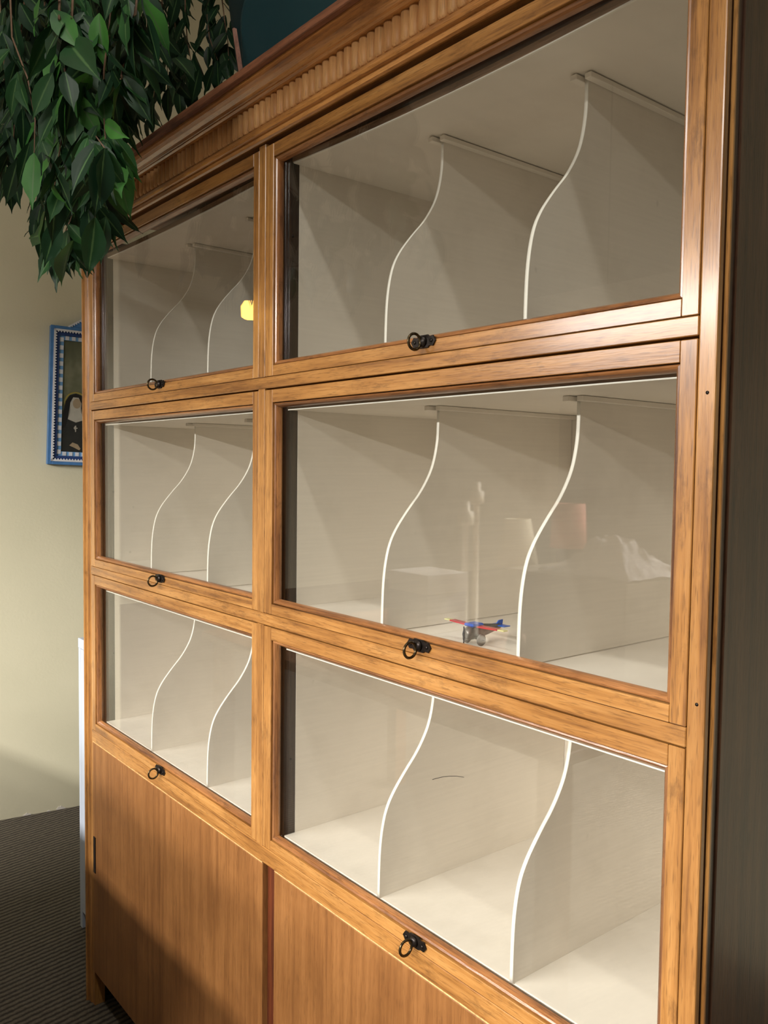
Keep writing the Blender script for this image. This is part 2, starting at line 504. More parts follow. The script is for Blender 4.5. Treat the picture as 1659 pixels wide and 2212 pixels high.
def door(bay, row):
    x0, x1, z0, z1 = bay['x0'] + 0.0008, bay['x1'] - 0.0008, row['z0'] + 0.0009, row['z1'] - 0.0017
    if row is ROWS[1]: z1 -= 0.0012
    SW0, SW1, RB, RT = 0.0235, 0.0185, 0.0175, 0.0215
    Y0, Y1 = 0.0, 0.0215
    bm = bmesh.new()
    box(bm, x0, x0 + SW0, Y0, Y1, z0, z1, 0.0008, 1)
    box(bm, x1 - SW1, x1, Y0, Y1, z0, z1, 0.0008, 1)
    box(bm, x0 + SW0 + 0.0003, x1 - SW1 - 0.0003, Y0 + 0.0002, Y1, z0, z0 + RB, 0.0006, 0)
    box(bm, x0 + SW0 + 0.0003, x1 - SW1 - 0.0003, Y0 + 0.0002, Y1, z1 - RT, z1, 0.0006, 0)
    d = link('door', bm, [OAK_X, OAK_Z], CB)
    d['label'] = 'glazed lift-up door with an oak frame'
    # quarter-round bead mitred round the opening
    ox0, ox1, oz0, oz1 = x0 + SW0 + 0.0006, x1 - SW1 - 0.0006, z0 + RB + 0.0006, z1 - RT - 0.0006
    prof = [(0.0002, 0.0125), (0.0002, 0.0052), (0.0010, 0.0034), (0.0028, 0.0028), (0.0050, 0.0044), (0.0068, 0.0075), (0.0078, 0.0110), (0.0080, 0.0138)]
    bm = bmesh.new()
    rings = []
    for t, y in prof:
        rings.append([bm.verts.new(p) for p in ((ox0+t, y, oz0+t), (ox1-t, y, oz0+t), (ox1-t, y, oz1-t), (ox0+t, y, oz1-t))])
    for ra, rb in zip(rings, rings[1:]):
        for k in range(4):
            f = bm.faces.new((ra[k], ra[(k+1) % 4], rb[(k+1) % 4], rb[k])); f.material_index = k % 2; f.smooth = False
    ra, rb = rings[-1], rings[0]
    for k in range(4):
        f = bm.faces.new((ra[k], ra[(k+1) % 4], rb[(k+1) % 4], rb[k])); f.material_index = k % 2
    bmesh.ops.recalc_face_normals(bm, faces=bm.faces)
    link('glazing_bead', bm, [BEAD_X, BEAD_Z], d)
    bx('glass_pane', (ox0 + 0.002, ox1 - 0.002, 0.0142, 0.0172, oz0 + 0.002, oz1 - 0.002), GLASS, d)
    # ring pull: pointed plate with a boss, two screws and a ring standing off the door
    cx, cz = (x0 + x1)/2 + 0.004, z0 + 0.0128
    if row is ROWS[0]: cz += 0.003
    bm = bmesh.new()
    out = [(-0.024, 0), (-0.019, 0.0068), (-0.012, 0.0058), (-0.009, 0.0085), (0.009, 0.0085), (0.012, 0.0058), (0.019, 0.0068), (0.024, 0),
           (0.019, -0.0068), (0.012, -0.0058), (0.009, -0.0085), (-0.009, -0.0085), (-0.012, -0.0058), (-0.019, -0.0068)]
    fr = [bm.verts.new((cx + x, -0.0022, cz + z)) for x, z in out]
    bk = [bm.verts.new((cx + x, -0.0001, cz + z)) for x, z in out]
    bm.faces.new(fr[::-1])
    for i in range(len(out)):
        j = (i+1) % len(out); bm.faces.new((fr[i], fr[j], bk[j], bk[i]))
    lathe(bm, [(0.0078, -0.0022), (0.0070, -0.0045), (0.0048, -0.0068), (0.0, -0.0072)], (cx, 0, cz), 14, 'Y')
    for s in (-1, 1):
        lathe(bm, [(0.0028, -0.0022), (0.0024, -0.0034), (0.0, -0.0038)], (cx + s*0.0165, 0, cz), 8, 'Y')
    bmesh.ops.recalc_face_normals(bm, faces=bm.faces)
    pp = link('pull_plate', bm, BRONZE, d); pp['label'] = 'dark pointed back plate'
    bm = bmesh.new()
    droop = 0.0015 if row is ROWS[0] else 0.0045
    torus(bm, (cx - 0.0005, -0.0165, cz - droop), 0.0105, 0.0019, 'X')
    rg = link('pull_ring', bm, RINGM, d); rg['label'] = 'dark metal ring'
    return d

BEAD_Z = wood('bead_oak_upright', 'z', srgb(168, 118, 72), srgb(140, 94, 54), srgb(84, 54, 36), rough=0.25, wear=0.7, coat=0.5)
for ri, row in enumerate(ROWS):
    for bi, bay in enumerate(BAYS):
        bx('shelf_board', (bay['wl'] + 0.0003, bay['wr'], 0.0325 if ri == 0 else 0.0225, DEPTH - 0.0106, row['fl'] - 0.017, row['fl']), PAINT, CB)
        # ceiling board, brown front edge and chipped white lip; the upper right one sags
        sag = (lambda x: 0.07*(x - 1.32)**2) if (ri == 0 and bi == 1) else ((lambda x: 0.03*(x - 0.45)**2) if ri == 0 else (lambda x: 0.0))
        ce = row['ce']; yf = 0.030 if ri == 0 else 0.0225
        bm = bmesh.new()
        prism_x(bm, [(yf + 0.0025, ce), (DEPTH - 0.0106, ce), (DEPTH - 0.0106, ce + 0.008), (yf + 0.0025, ce + 0.008)], bay['wl'] + 0.0003, bay['wr'], 14, sag)
        link('compartment_ceiling', bm, PAINT, CB)
        ex0, ex1 = (bay['wl'] + 0.0003, bay['wr'])
        bm = bmesh.new()
        prism_x(bm, [(yf, ce + 0.0014), (yf + 0.0023, ce + 0.0014), (yf + 0.0023, ce + 0.0115), (yf, ce + 0.0115)], ex0, ex1, 14, sag)
        link('ceiling_edge', bm, LIPB, CB)
        bm = bmesh.new()
        prism_x(bm, [(yf - 0.0008, ce - 0.0005), (yf + 0.0023, ce - 0.0005), (yf + 0.0023, ce + 0.0012), (yf - 0.0008, ce + 0.0012)], ex0 + 0.004, ex1, 14, sag)
        link('white_lip', bm, EDGE, CB)
        for x in bay['div']:
            divider(x, row['fl'], ce, SHELF_GAP[ri])
        door(bay, row)

# nail heads and a scratch left on the painted sides and the stile
def at_x(px, py, X):
    d = FWD + RGT*((px - 829.5)/FPX) - UPV*((py - 1106.0)/FPX)
    return CAM + d*((X - CAM.x)/d.x)
for px, py, X in ((243, 686, 0.0981), (245, 1062, 0.0981), (246, 1410, 0.0981), (633, 510, 0.9161), (628, 1640, 0.9161), (863, 546, 0.9161), (320, 1572, 0.0981)):
    bm = bmesh.new(); lathe(bm, [(0.0024, 0.0), (0.0020, 0.0007), (0.0, 0.0009)], at_x(px, py, X), 8, 'X'); link('nail_head', bm, IRON, CB)
for px, py in ((1528, 848), (1505, 1522)):
    bm = bmesh.new(); lathe(bm, [(0.0019, 0.0), (0.0016, -0.0006), (0.0, -0.0008)], at(px, py, -0.0001), 8, 'Y'); link('nail_head', bm, BRONZE, CB)
bm = bmesh.new(); tube(bm, [at_x(px, py, 1.1830) for px, py in ((934, 1684), (945, 1681), (958, 1678), (972, 1676.5), (986, 1676.5), (1002, 1679))], 0.0004, 5)
link('scratch', bm, IRON, CB)

# lower cupboard doors with the slot between them
def cup_door(x0, x1, pull):
    o = bx('cupboard_door', (x0, x1, 0.0012, 0.0195, 0.092, R3B - 0.0032), PLY_Z, CB, 0.0015, 2)
    bx('worn_edge', (x0 + 0.001, x1 - 0.001, 0.0008, 0.0195, R3B - 0.0030, R3B - 0.0008), FLUTE_OAK, o, 0.0005)
    if pull:
        bm = bmesh.new()
        box(bm, x0 + 0.006, x0 + 0.019, -0.0006, 0.0011, 0.352, 0.444, 0.0004)
        p = link('flush_pull', bm, IRON, o); p['label'] = 'narrow upright dark metal finger pull'
cup_door(XJL + 0.0008, 0.8790, True)
cup_door(0.9172, XJR - 0.0008, False)
bx('door_slot', (0.8800, 0.9165, 0.012, 0.0195, 0.092, R3B - 0.0008), RED_Z, CB)
bx('bottom_rail', (0.0575, 1.682, 0.021, 0.045, 0.075, 0.10), DARK, CB)
bx('plinth', (0.0575, 1.682, 0.10, 0.115, 0.0, 0.0745), DARK, CB)
bx('cupboard_floor', (0.0125, 1.6895, 0.046, DEPTH - 0.0106, 0.078, 0.0915), DARK, CB)

# cornice
CX0, CX1 = -0.012, 1.7135
bm = bmesh.new()
prism_x(bm, [(-0.003, 1.9165), (-0.0065, 1.9185), (-0.0065, 1.9255), (-0.004, 1.9275), (-0.0095, 1.9295), (-0.0105, 1.9335), (-0.0095, 1.9400), (-0.0055, 1.9412),
             (-0.0055, 1.9815), (-0.0165, 1.9815), (-0.0195, 1.9838), (-0.0165, 1.9868), (-0.019, 1.9885), (-0.022, 1.9925), (-0.028, 1.9965), (-0.036, 1.9992), (-0.042, 2.0000), (-0.042, 2.004), (0.05, 2.004), (0.05, 1.9375), (0.0, 1.9375), (0.0, 1.9165)], CX0, CX1)
cornice = link('cornice', bm, CORN_X, CB)
bm = bmesh.new()
box(bm, CX0 - 0.045, CX1 + 0.04, -0.052, DEPTH, 2.0042, 2.0175, 0.0012)
link('top_board', bm, TOP_X, CB)
fl_me = None
FP = 0.01824
for i in range(63):
    xc = 0.2879 + FP*i + FP/2
    if fl_me is None:
        bm = bmesh.new()
        n = 6
        rings = []
        for z, rr, yo in ((-0.0195, 0.55, 0.003), (-0.0178, 0.9, 0.0012), (-0.015, 1.0, 0.0), (0.0195, 1.0, 0.0)):
            rings.append([bm.verts.new((-math.cos(PI*k/n)*FP/2*0.93*rr, 0.004 - math.sin(PI*k/n)*0.0056*(1.0 if yo == 0 else 0.8) + yo*0.4, z)) for k in range(n+1)])
        for ra, rb in zip(rings, rings[1:]):
            for k in range(n):
                f = bm.faces.new((ra[k], ra[k+1], rb[k+1], rb[k])); f.smooth = True
        bm.faces.new(rings[0]); bm.faces.new(rings[-1])
        bmesh.ops.recalc_face_normals(bm, faces=bm.faces)
        fl_me = bpy.data.meshes.new('flute'); bm.to_mesh(fl_me); bm.free(); fl_me.materials.append(FLUTE_OAK)
    o = bpy.data.objects.new('flute', fl_me); COL.objects.link(o)
    o.parent = cornice
    o.location = Vector((xc, -0.0095, 1.9617)) - WORLD_OF[cornice.name]
    o.rotation_euler = (0, random.uniform(-0.006, 0.006), random.uniform(-0.06, 0.06))

# ------------------------------------------------------------------ toy aeroplane on the middle shelf
TZ = 1.1362
toy = empty('toy_airplane', (1.318, 0.083, TZ))
tag(toy, 'tiny tin toy airplane with red wings on the middle white shelf', 'toy')
RED = plain('toy_red', srgb(176, 34, 48), 0.35, 0, 0.15, 80)
YEL = plain('toy_pale_yellow', srgb(206, 204, 146), 0.4, 0, 0.1, 80)
BLU = plain('toy_blue', srgb(34, 84, 178), 0.3, 0, 0.2, 80)
TIN = plain('toy_tin_grey', srgb(112, 108, 104), 0.35, 0.6, 0.3, 90)
def W_(dx, dy, dz): return Vector((1.318 + dx, 0.083 + dy, TZ + dz))
bm = bmesh.new()                                  # fuselage, nose towards the glass
secs = [(-0.030, 0.0050, 0.0155, 0.0060), (-0.026, 0.0085, 0.0165, 0.0090), (-0.012, 0.0095, 0.0180, 0.0105), (0.004, 0.0080, 0.0185, 0.0090), (0.026, 0.0045, 0.0195, 0.0055), (0.040, 0.0022, 0.0205, 0.0030)]
rings = []
for y, rx, zc, rz in secs:
    rings.append([bm.verts.new(W_(rx*math.cos(2*PI*k/10), y, zc + rz*math.sin(2*PI*k/10))) for k in range(10)])
for ra, rb in zip(rings, rings[1:]):
    for k in range(10):
        f = bm.faces.new((ra[k], ra[(k+1) % 10], rb[(k+1) % 10], rb[k])); f.smooth = True
bm.faces.new(rings[0]); bm.faces.new(rings[-1])
bmesh.ops.recalc_face_normals(bm, faces=bm.faces)
link('fuselage', bm, TIN, toy)
bm = bmesh.new(); box(bm, 1.318-0.0092, 1.318+0.0092, 0.083-0.024, 0.083-0.002, TZ+0.0255, TZ+0.0300, 0.0018)
link('cockpit_cover', bm, BLU, toy)
bm = bmesh.new()
for s in (-1, 1):                                 # slim wings with a slight rise to the tips
    pts = [(0.007, 0.0248), (0.045, 0.0262), (0.045, 0.0280), (0.007, 0.0268)]
    y0, y1 = 0.083-0.016, 0.083-0.006
    fa = [bm.verts.new((1.318 + s*x, y0, TZ + z)) for x, z in pts]; fb = [bm.verts.new((1.318 + s*x, y1, TZ + z)) for x, z in pts]
    bm.faces.new(fa); bm.faces.new(fb)
    for i in range(4): bm.faces.new((fa[i], fa[(i+1) % 4], fb[(i+1) % 4], fb[i]))
bmesh.ops.recalc_face_normals(bm, faces=bm.faces)
wing = link('wing', bm, RED, toy)
for s in (-1, 1):
    xa, xb = sorted((1.318 + s*0.0452, 1.318 + s*0.057))
    w = bx('wing_tip', (xa, xb, 0.083-0.0155, 0.083-0.0065, TZ + 0.0263, TZ + 0.0280), YEL, wing, 0.0005)
bx('tail_plane', (1.318-0.012, 1.318+0.016, 0.083+0.030, 0.083+0.043, TZ+0.0212, TZ+0.0224), BLU, toy, 0.0004)
bm = bmesh.new()
pr = [(0.030, 0.0225), (0.043, 0.0225), (0.044, 0.0290), (0.036, 0.0285)]
fa = [bm.verts.new((1.318-0.0008, 0.083+y, TZ+z)) for y, z in pr]; fb = [bm.verts.new((1.318+0.0008, 0.083+y, TZ+z)) for y, z in pr]
bm.faces.new(fa); bm.faces.new(fb)
for i in range(4): bm.faces.new((fa[i], fa[(i+1) % 4], fb[(i+1) % 4], fb[i]))
bmesh.ops.recalc_face_normals(bm, faces=bm.faces)
link('tail_fin', bm, BLU, toy)
for s in (-1, 1):
    bm = bmesh.new()
    lathe(bm, [(0.0, -0.0016), (0.0055, -0.0012), (0.0082, -0.0008), (0.0082, 0.0008), (0.0055, 0.0012), (0.0, 0.0012)], W_(s*0.0135, -0.012, 0.0083), 18, 'X')
    link('wheel', bm, TIN, toy)
bm = bmesh.new(); tube(bm, [W_(-0.019, -0.012, 0.0083), W_(0.019, -0.012, 0.0083)], 0.0007, 6); link('axle', bm, IRON, toy)
bm = bmesh.new()
for s in (-1, 1): tube(bm, [W_(s*0.006, -0.014, 0.012), W_(s*0.0115, -0.012, 0.0083)], 0.0008, 6)
link('wheel_strut', bm, IRON, toy)
bm = bmesh.new(); box(bm, 1.318-0.001, 1.318+0.001, 0.083-0.0325, 0.083-0.0312, TZ+0.004, TZ+0.027, 0.0004); link('propeller', bm, IRON, toy)

# ------------------------------------------------------------------ framed print on the left wall
def wall_pt(s, n, z): return WP + WD*s + WN*n + Vector((0, 0, z))
FW, FH = 0.27, 0.533
p0 = at(99.5, 1003, 0.30)       # only used to find where along the wall the frame starts
S0, Z0 = 0.1771, 1.373
pic = empty('framed_picture', wall_pt(S0, 0.0, Z0), WA)
pic.rotation_euler = (0, math.radians(1.9), WA)
tag(pic, 'blue painted frame with white zigzag trim holding a print of a nun, hung on wall', 'picture')
FB = plain('frame_blue', srgb(74, 124, 180), 0.4, 0, 0.15, 30)
FDB = plain('frame_dark_blue', srgb(38, 66, 122), 0.45, 0, 0.15, 30)
FW_ = plain('frame_white', srgb(212, 216, 222), 0.5, 0, 0.08, 60)
FLB = plain('frame_light_blue', srgb(110, 160, 208), 0.45, 0, 0.1, 60)
def loc(name, bm, mats, parent=pic):
    bmesh.ops.recalc_face_normals(bm, faces=bm.faces)
    return link(name, bm, mats, parent, world=False)
D0 = 0.03                                           # frame stands this far off the wall
bm = bmesh.new()
fwid = 0.0165
for (x0, x1, z0, z1) in ((0, fwid, 0, FH), (FW-fwid, FW, 0, FH), (fwid, FW-fwid, 0, fwid), (fwid, FW-fwid, FH-fwid, FH)):
    box(bm, x0, x1, -D0, -0.001, z0, z1, 0.0015)
loc('frame_moulding', bm, FB)
bm = bmesh.new()                                    # dark blue rebate behind the trim
i0, i1 = fwid + 0.0002, fwid + 0.018
for (x0, x1, z0, z1) in ((i0, i1, i0, FH-i0), (FW-i1, FW-i0, i0, FH-i0), (i1, FW-i1, i0, i1), (i1, FW-i1, FH-i1, FH-i0)):
    box(bm, x0, x1, -D0+0.006, -0.001, z0, z1)
loc('frame_rebate', bm, FDB)
def zigzag(bm, a, b, inward, amp=0.007, step=0.0105, base=0.0055):
    a, b, inward = Vector(a), Vector(b), Vector(inward)
    L = (b-a).length; n = max(2, int(L/step)); d = (b-a)/n
    for k in range(n):
        p = a + d*k
        tri = [p, p + d, p + d + inward*base, p + d*0.5 + inward*(base+amp), p + inward*base]
        f0 = [bm.verts.new((q.x, -D0-0.003, q.z)) for q in tri]; f1 = [bm.verts.new((q.x, -D0-0.0002, q.z)) for q in tri]
        bm.faces.new(f0); bm.faces.new(f1)
        for i in range(5): bm.faces.new((f0[i], f0[(i+1) % 5], f1[(i+1) % 5], f1[i]))
bm = bmesh.new(); m_ = 0.0125
zigzag(bm, (m_, 0, m_), (m_, 0, FH-m_), (1, 0, 0)); zigzag(bm, (FW-m_, 0, FH-m_), (FW-m_, 0, m_), (-1, 0, 0))
zigzag(bm, (m_, 0, m_), (FW-m_, 0, m_), (0, 0, 1)); zigzag(bm, (m_, 0, FH-m_), (FW-m_, 0, FH-m_), (0, 0, -1))
loc('zigzag_trim', bm, FW_)
bm = bmesh.new()                                    # light blue slip carrying the white blocks
j0, j1 = i1 + 0.0002, i1 + 0.017
for (x0, x1, z0, z1) in ((j0, j1, j0, FH-j0), (FW-j1, FW-j0, j0, FH-j0), (j1, FW-j1, j0, j1), (j1, FW-j1, FH-j1, FH-j0)):
    box(bm, x0, x1, -0.016, -0.001, z0, z1)
slip = loc('inner_slip', bm, FLB)
bm = bmesh.new()
n = 15
for k in range(n):
    z = j0 + (FH-2*j0)*(k+0.5)/n; h = (FH-2*j0)/n*0.27
    for xa, xb in ((j0+0.001, j1-0.001), (FW-j1+0.001, FW-j0-0.001)): box(bm, xa, xb, -0.0185, -0.0161, z-h, z+h)
n = 7
for k in range(n):
    x = j1 + (FW-2*j1)*(k+0.5)/n; h = (FW-2*j1)/n*0.28
    for za, zb in ((j0+0.001, j1-0.001), (FH-j1+0.001, FH-j0-0.001)): box(bm, x-h, x+h, -0.0185, -0.0161, za, zb)
loc('white_blocks', bm, FW_)
bm = bmesh.new()                                    # pediment over the frame
px0, px1, ap = 0.062, FW-0.062, 0.05
tri = [(px0, FH+0.0005), (px1, FH+0.0005), (FW/2, FH+ap)]
f0 = [bm.verts.new((x, -D0+0.004, z)) for x, z in tri]; f1 = [bm.verts.new((x, -0.002, z)) for x, z in tri]
bm.faces.new(f0); bm.faces.new(f1)
for i in range(3): bm.faces.new((f0[i], f0[(i+1) % 3], f1[(i+1) % 3], f1[i]))
ped = loc('pediment', bm, FB)
bm = bmesh.new()
for s in (0, 1):
    a = Vector(((px0, px1)[s], 0, FH+0.001)); b2 = Vector((FW/2, 0, FH+ap)); d = (b2-a); nrm = Vector((d.z, 0, -d.x)).normalized()*(1 if s == 0 else -1)
    zigzag(bm, a, b2, nrm, 0.006, 0.009, 0.004)
for vv in bm.verts: vv.co.y += 0.0035
loc('pediment_trim', bm, FW_)
# the print itself
def print_mat():
    m, nt, b, N, L = new_mat('print_paper')
    mp = coords(nt, (9, 9, 7), False)
    n = noise_tex(nt, mp, 1.0, 3, 0.6)
    r = ramp(N, [(0.3, srgb(78, 84, 66)), (0.55, srgb(104, 108, 86)), (0.75, srgb(134, 134, 112))])
    L.new(n, r.inputs[0]); L.new(r.outputs[0], b.inputs['Base Color']); b.inputs['Roughness'].default_value = 0.25
    return m
bm = bmesh.new(); box(bm, j1+0.0002, FW-j1-0.0002, -0.010, -0.001, j1+0.0002, FH-j1-0.0002)
pr_ = loc('print', bm, print_mat())
def blob(name, pts, y, mat):
    bm = bmesh.new()
    f0 = [bm.verts.new((x, -y, z)) for x, z in pts]; f1 = [bm.verts.new((x, -y+0.0006, z)) for x, z in pts]
    bm.faces.new(f0); bm.faces.new(f1)
    for i in range(len(pts)): bm.faces.new((f0[i], f0[(i+1) % len(pts)], f1[(i+1) % len(pts)], f1[i]))
    bmesh.ops.triangulate(bm, faces=[f for f in bm.faces if len(f.verts) > 4])
    return loc(name, bm, mat, pr_)
HB = plain('habit_black', srgb(40, 42, 40), 0.4, 0, 0.25, 30); VB = plain('veil_black', srgb(26, 27, 26), 0.4, 0, 0.2, 30)
WH = plain('wimple_grey_white', srgb(168, 166, 154), 0.5, 0, 0.1, 50); SK = plain('print_skin', srgb(150, 134, 108), 0.5, 0, 0.1, 50)
HA = plain('halo_ochre', srgb(150, 136, 62), 0.4, 0, 0.1, 50)
zb = j1 + 0.0006
def nun(pts): return [(max(x - 0.026, 0.0527), max(zb, z*0.87)) for x, z in pts]
cxn, hz = 0.103, 0.243
blob('halo', [(cxn+0.043*math.cos(a*PI/16), hz+0.043*math.sin(a*PI/16)) for a in range(32)], 0.0108, HA)
blob('halo_centre', [(cxn+0.038*math.cos(a*PI/16), hz+0.038*math.sin(a*PI/16)) for a in range(32)], 0.0114, plain('print_sky', srgb(104, 108, 86), 0.3, 0, 0.15, 30))
blob('habit', [(0.0528, zb), (FW-0.0528, zb), (FW-0.07, 0.11), (0.172, 0.165), (0.140, 0.195), (0.075, 0.195), (0.056, 0.165), (0.0528, 0.12)], 0.0120, HB)
blob('veil', nun([(0.080, 0.165), (0.083, 0.235), (0.090, 0.285), (0.105, 0.312), (0.128, 0.322), (0.150, 0.314), (0.163, 0.29), (0.175, 0.24), (0.185, 0.17), (0.165, 0.175), (0.15, 0.24), (0.105, 0.24), (0.092, 0.17)]), 0.0126, VB)
blob('wimple', nun([(0.100, 0.205), (0.109, 0.24), (0.108, 0.28), (0.118, 0.304), (0.138, 0.304), (0.149, 0.28), (0.148, 0.24), (0.160, 0.205), (0.130, 0.192)]), 0.0132, WH)
blob('face', nun([(0.132+0.0150*math.cos(a*PI/10), 0.277+0.022*math.sin(a*PI/10)) for a in range(20)]), 0.0138, SK)
blob('hands', nun([(0.108, 0.088), (0.120, 0.102), (0.140, 0.094), (0.150, 0.076), (0.146, 0.068), (0.128, 0.078)]), 0.0132, SK)
blob('pectoral_cross', nun([(0.128, 0.150), (0.132, 0.150), (0.132, 0.165), (0.137, 0.165), (0.137, 0.169), (0.132, 0.169), (0.132, 0.178), (0.128, 0.178), (0.128, 0.169), (0.123, 0.169), (0.123, 0.165), (0.128, 0.165)]), 0.0132, WH)

# ------------------------------------------------------------------ white cupboard in the corner, mostly behind the cabinet
WLAM = plain('white_laminate', srgb(186, 197, 212), 0.35, 0, 0.02, 10)
wc = empty('white_cupboard', (-0.185, 0.25, 0.0))
tag(wc, 'white laminate cupboard standing beside the oak cabinet, only its edge showing', 'cupboard')
bx('top', (-0.339, -0.03, 0.1045, 0.42, 0.8385, 0.867), WLAM, wc, 0.001)
bx('side', (-0.3385, -0.3205, 0.1055, 0.42, 0.0, 0.8380), WLAM, wc, 0.0006)
bx('side', (-0.0485, -0.0305, 0.1055, 0.42, 0.0, 0.8380), WLAM, wc, 0.0006)
bx('door', (-0.3200, -0.0490, 0.1060, 0.122, 0.05, 0.8370), WLAM, wc, 0.0006)
bx('back', (-0.3200, -0.0490, 0.412, 0.42, 0.0, 0.8370), WLAM, wc)

# ------------------------------------------------------------------ dark teal storage tub on top of the cabinet
TEAL = plain('dark_teal_plastic', srgb(18, 54, 60), 0.5, 0, 0.1, 8)
ZT = 2.0178
TUBX = 0.955
tub = empty('storage_tub', (TUBX, 0.26, ZT))
tag(tub, 'dark teal plastic storage tub on top of the oak cabinet', 'tub')
def rrect(cx, cy, hx, hy, r, z, n=6):
    pts = []
    for sx, sy, a0 in ((1, 1, 0), (-1, 1, 90), (-1, -1, 180), (1, -1, 270)):
        for k in range(n+1):
            a = math.radians(a0 + 90*k/n)
            pts.append((cx + sx*(hx-r) + r*math.cos(a), cy + sy*(hy-r) + r*math.sin(a), z))
    return pts
bm = bmesh.new()
lev = [(0.0, 0.345, 0.155), (0.006, 0.350, 0.160), (0.30, 0.392, 0.180), (0.302, 0.400, 0.188), (0.325, 0.402, 0.190), (0.327, 0.396, 0.184), (0.33, 0.385, 0.174), (0.02, 0.342, 0.150)]
rings = [[bm.verts.new(p) for p in rrect(TUBX, 0.26, hx, hy, 0.045, ZT + h)] for h, hx, hy in lev]
n = len(rings[0])
for ra, rb in zip(rings, rings[1:]):
    for k in range(n):
        f = bm.faces.new((ra[k], ra[(k+1) % n], rb[(k+1) % n], rb[k])); f.smooth = True
bm.faces.new(rings[0]); bm.faces.new(rings[-1])
bmesh.ops.recalc_face_normals(bm, faces=bm.faces)
tb = link('tub_body', bm, TEAL, tub)
bm = bmesh.new()                                     # raised panel on the front face
def front_y(z): return 0.26 - (0.160 + 0.020*(z-ZT-0.006)/0.294) - 0.0
prs = []
for off, dy in ((0.0, 0.0005), (0.004, -0.006), (0.012, -0.008)):
    pts = []
    for (x, y, z) in rrect(TUBX, ZT + 0.135, 0.31 - off, 0.125 - off, 0.06, 0.0): pts.append((x, front_y(y) + dy, y))
    prs.append([bm.verts.new(p) for p in pts])
for ra, rb in zip(prs, prs[1:]):
    for k in range(len(ra)): f = bm.faces.new((ra[k], ra[(k+1) % len(ra)], rb[(k+1) % len(ra)], rb[k])); f.smooth = True
bm.faces.new(prs[-1]); bm.faces.new(prs[0])
bmesh.ops.recalc_face_normals(bm, faces=bm.faces)
link('raised_panel', bm, TEAL, tub)
# a thin wooden lath leaning on the tub
LATH = wood('lath_wood', 'z', srgb(168, 128, 112), srgb(146, 106, 92), srgb(112, 80, 68), rough=0.7, wear=0.4, coat=0.0)
pa = at(521, 160, 0.055); pb = at(506.5, 62, 0.062)
bm = bmesh.new()
pa.z = max(pa.z, ZT + 0.0)
dirv = (pb - at(521, 160, 0.055)).normalized()
foot = pa - dirv*((pa.z - ZT)/dirv.z)
q = [(-0.0036, -0.003), (0.0036, -0.003), (0.0036, 0.003), (-0.0036, 0.003)]
va = [bm.verts.new(foot + Vector((x, y, 0.0003))) for x, y in q]; vb = [bm.verts.new(pb + Vector((x*0.8, y, 0.0))) for x, y in q]
bm.faces.new(va); bm.faces.new(vb)
for i in range(4): bm.faces.new((va[i], va[(i+1) % 4], vb[(i+1) % 4], vb[i]))
bmesh.ops.recalc_face_normals(bm, faces=bm.faces)
lath = link('wooden_lath', bm, LATH)
tag(lath, 'thin reddish wooden lath leaning against the teal tub', 'stick')

# ------------------------------------------------------------------ weeping fig hanging over the left end of the cabinet
def leaf_mat():
    m, nt, b, N, L = new_mat('fig_leaf')
    uv = N.new('ShaderNodeTexCoord')
    sp = N.new('ShaderNodeSeparateXYZ'); L.new(uv.outputs['UV'], sp.inputs[0])
    s1 = N.new('ShaderNodeMath'); s1.operation = 'SUBTRACT'; s1.inputs[1].default_value = 0.5; L.new(sp.outputs['Y'], s1.inputs[0])
    ab = N.new('ShaderNodeMath'); ab.operation = 'ABSOLUTE'; L.new(s1.outputs[0], ab.inputs[0])
    rr = ramp(N, [(0.018, (1, 1, 1, 1)), (0.06, (0, 0, 0, 1))]); L.new(ab.outputs[0], rr.inputs[0])
    oi = N.new('ShaderNodeObjectInfo')
    ge = N.new('ShaderNodeNewGeometry')
    ns = N.new('ShaderNodeTexNoise'); ns.inputs['Scale'].default_value = 9.0; L.new(ge.outputs['Position'], ns.inputs['Vector'])
    ad = N.new('ShaderNodeMath'); ad.operation = 'ADD'; L.new(oi.outputs['Random'], ad.inputs[0]); L.new(ns.outputs['Fac'], ad.inputs[1])
    hf = N.new('ShaderNodeMath'); hf.operation = 'MULTIPLY'; hf.inputs[1].default_value = 0.5; L.new(ad.outputs[0], hf.inputs[0])
    cr = ramp(N, [(0.15, srgb(18, 42, 27)), (0.45, srgb(26, 57, 33)), (0.66, srgb(38, 78, 40)), (0.78, srgb(62, 116, 48))])
    L.new(hf.outputs[0], cr.inputs[0])
    c = mixc(nt, cr.outputs[0], srgb(72, 104, 62), rr.outputs[0])
    L.new(c, b.inputs['Base Color'])
    b.inputs['Roughness'].default_value = 0.46
    b.inputs['Specular IOR Level'].default_value = 0.22
    return m
LEAF = leaf_mat()
TWIG = plain('fig_twig', srgb(122, 96, 74), 0.75, 0, 0.3, 60)

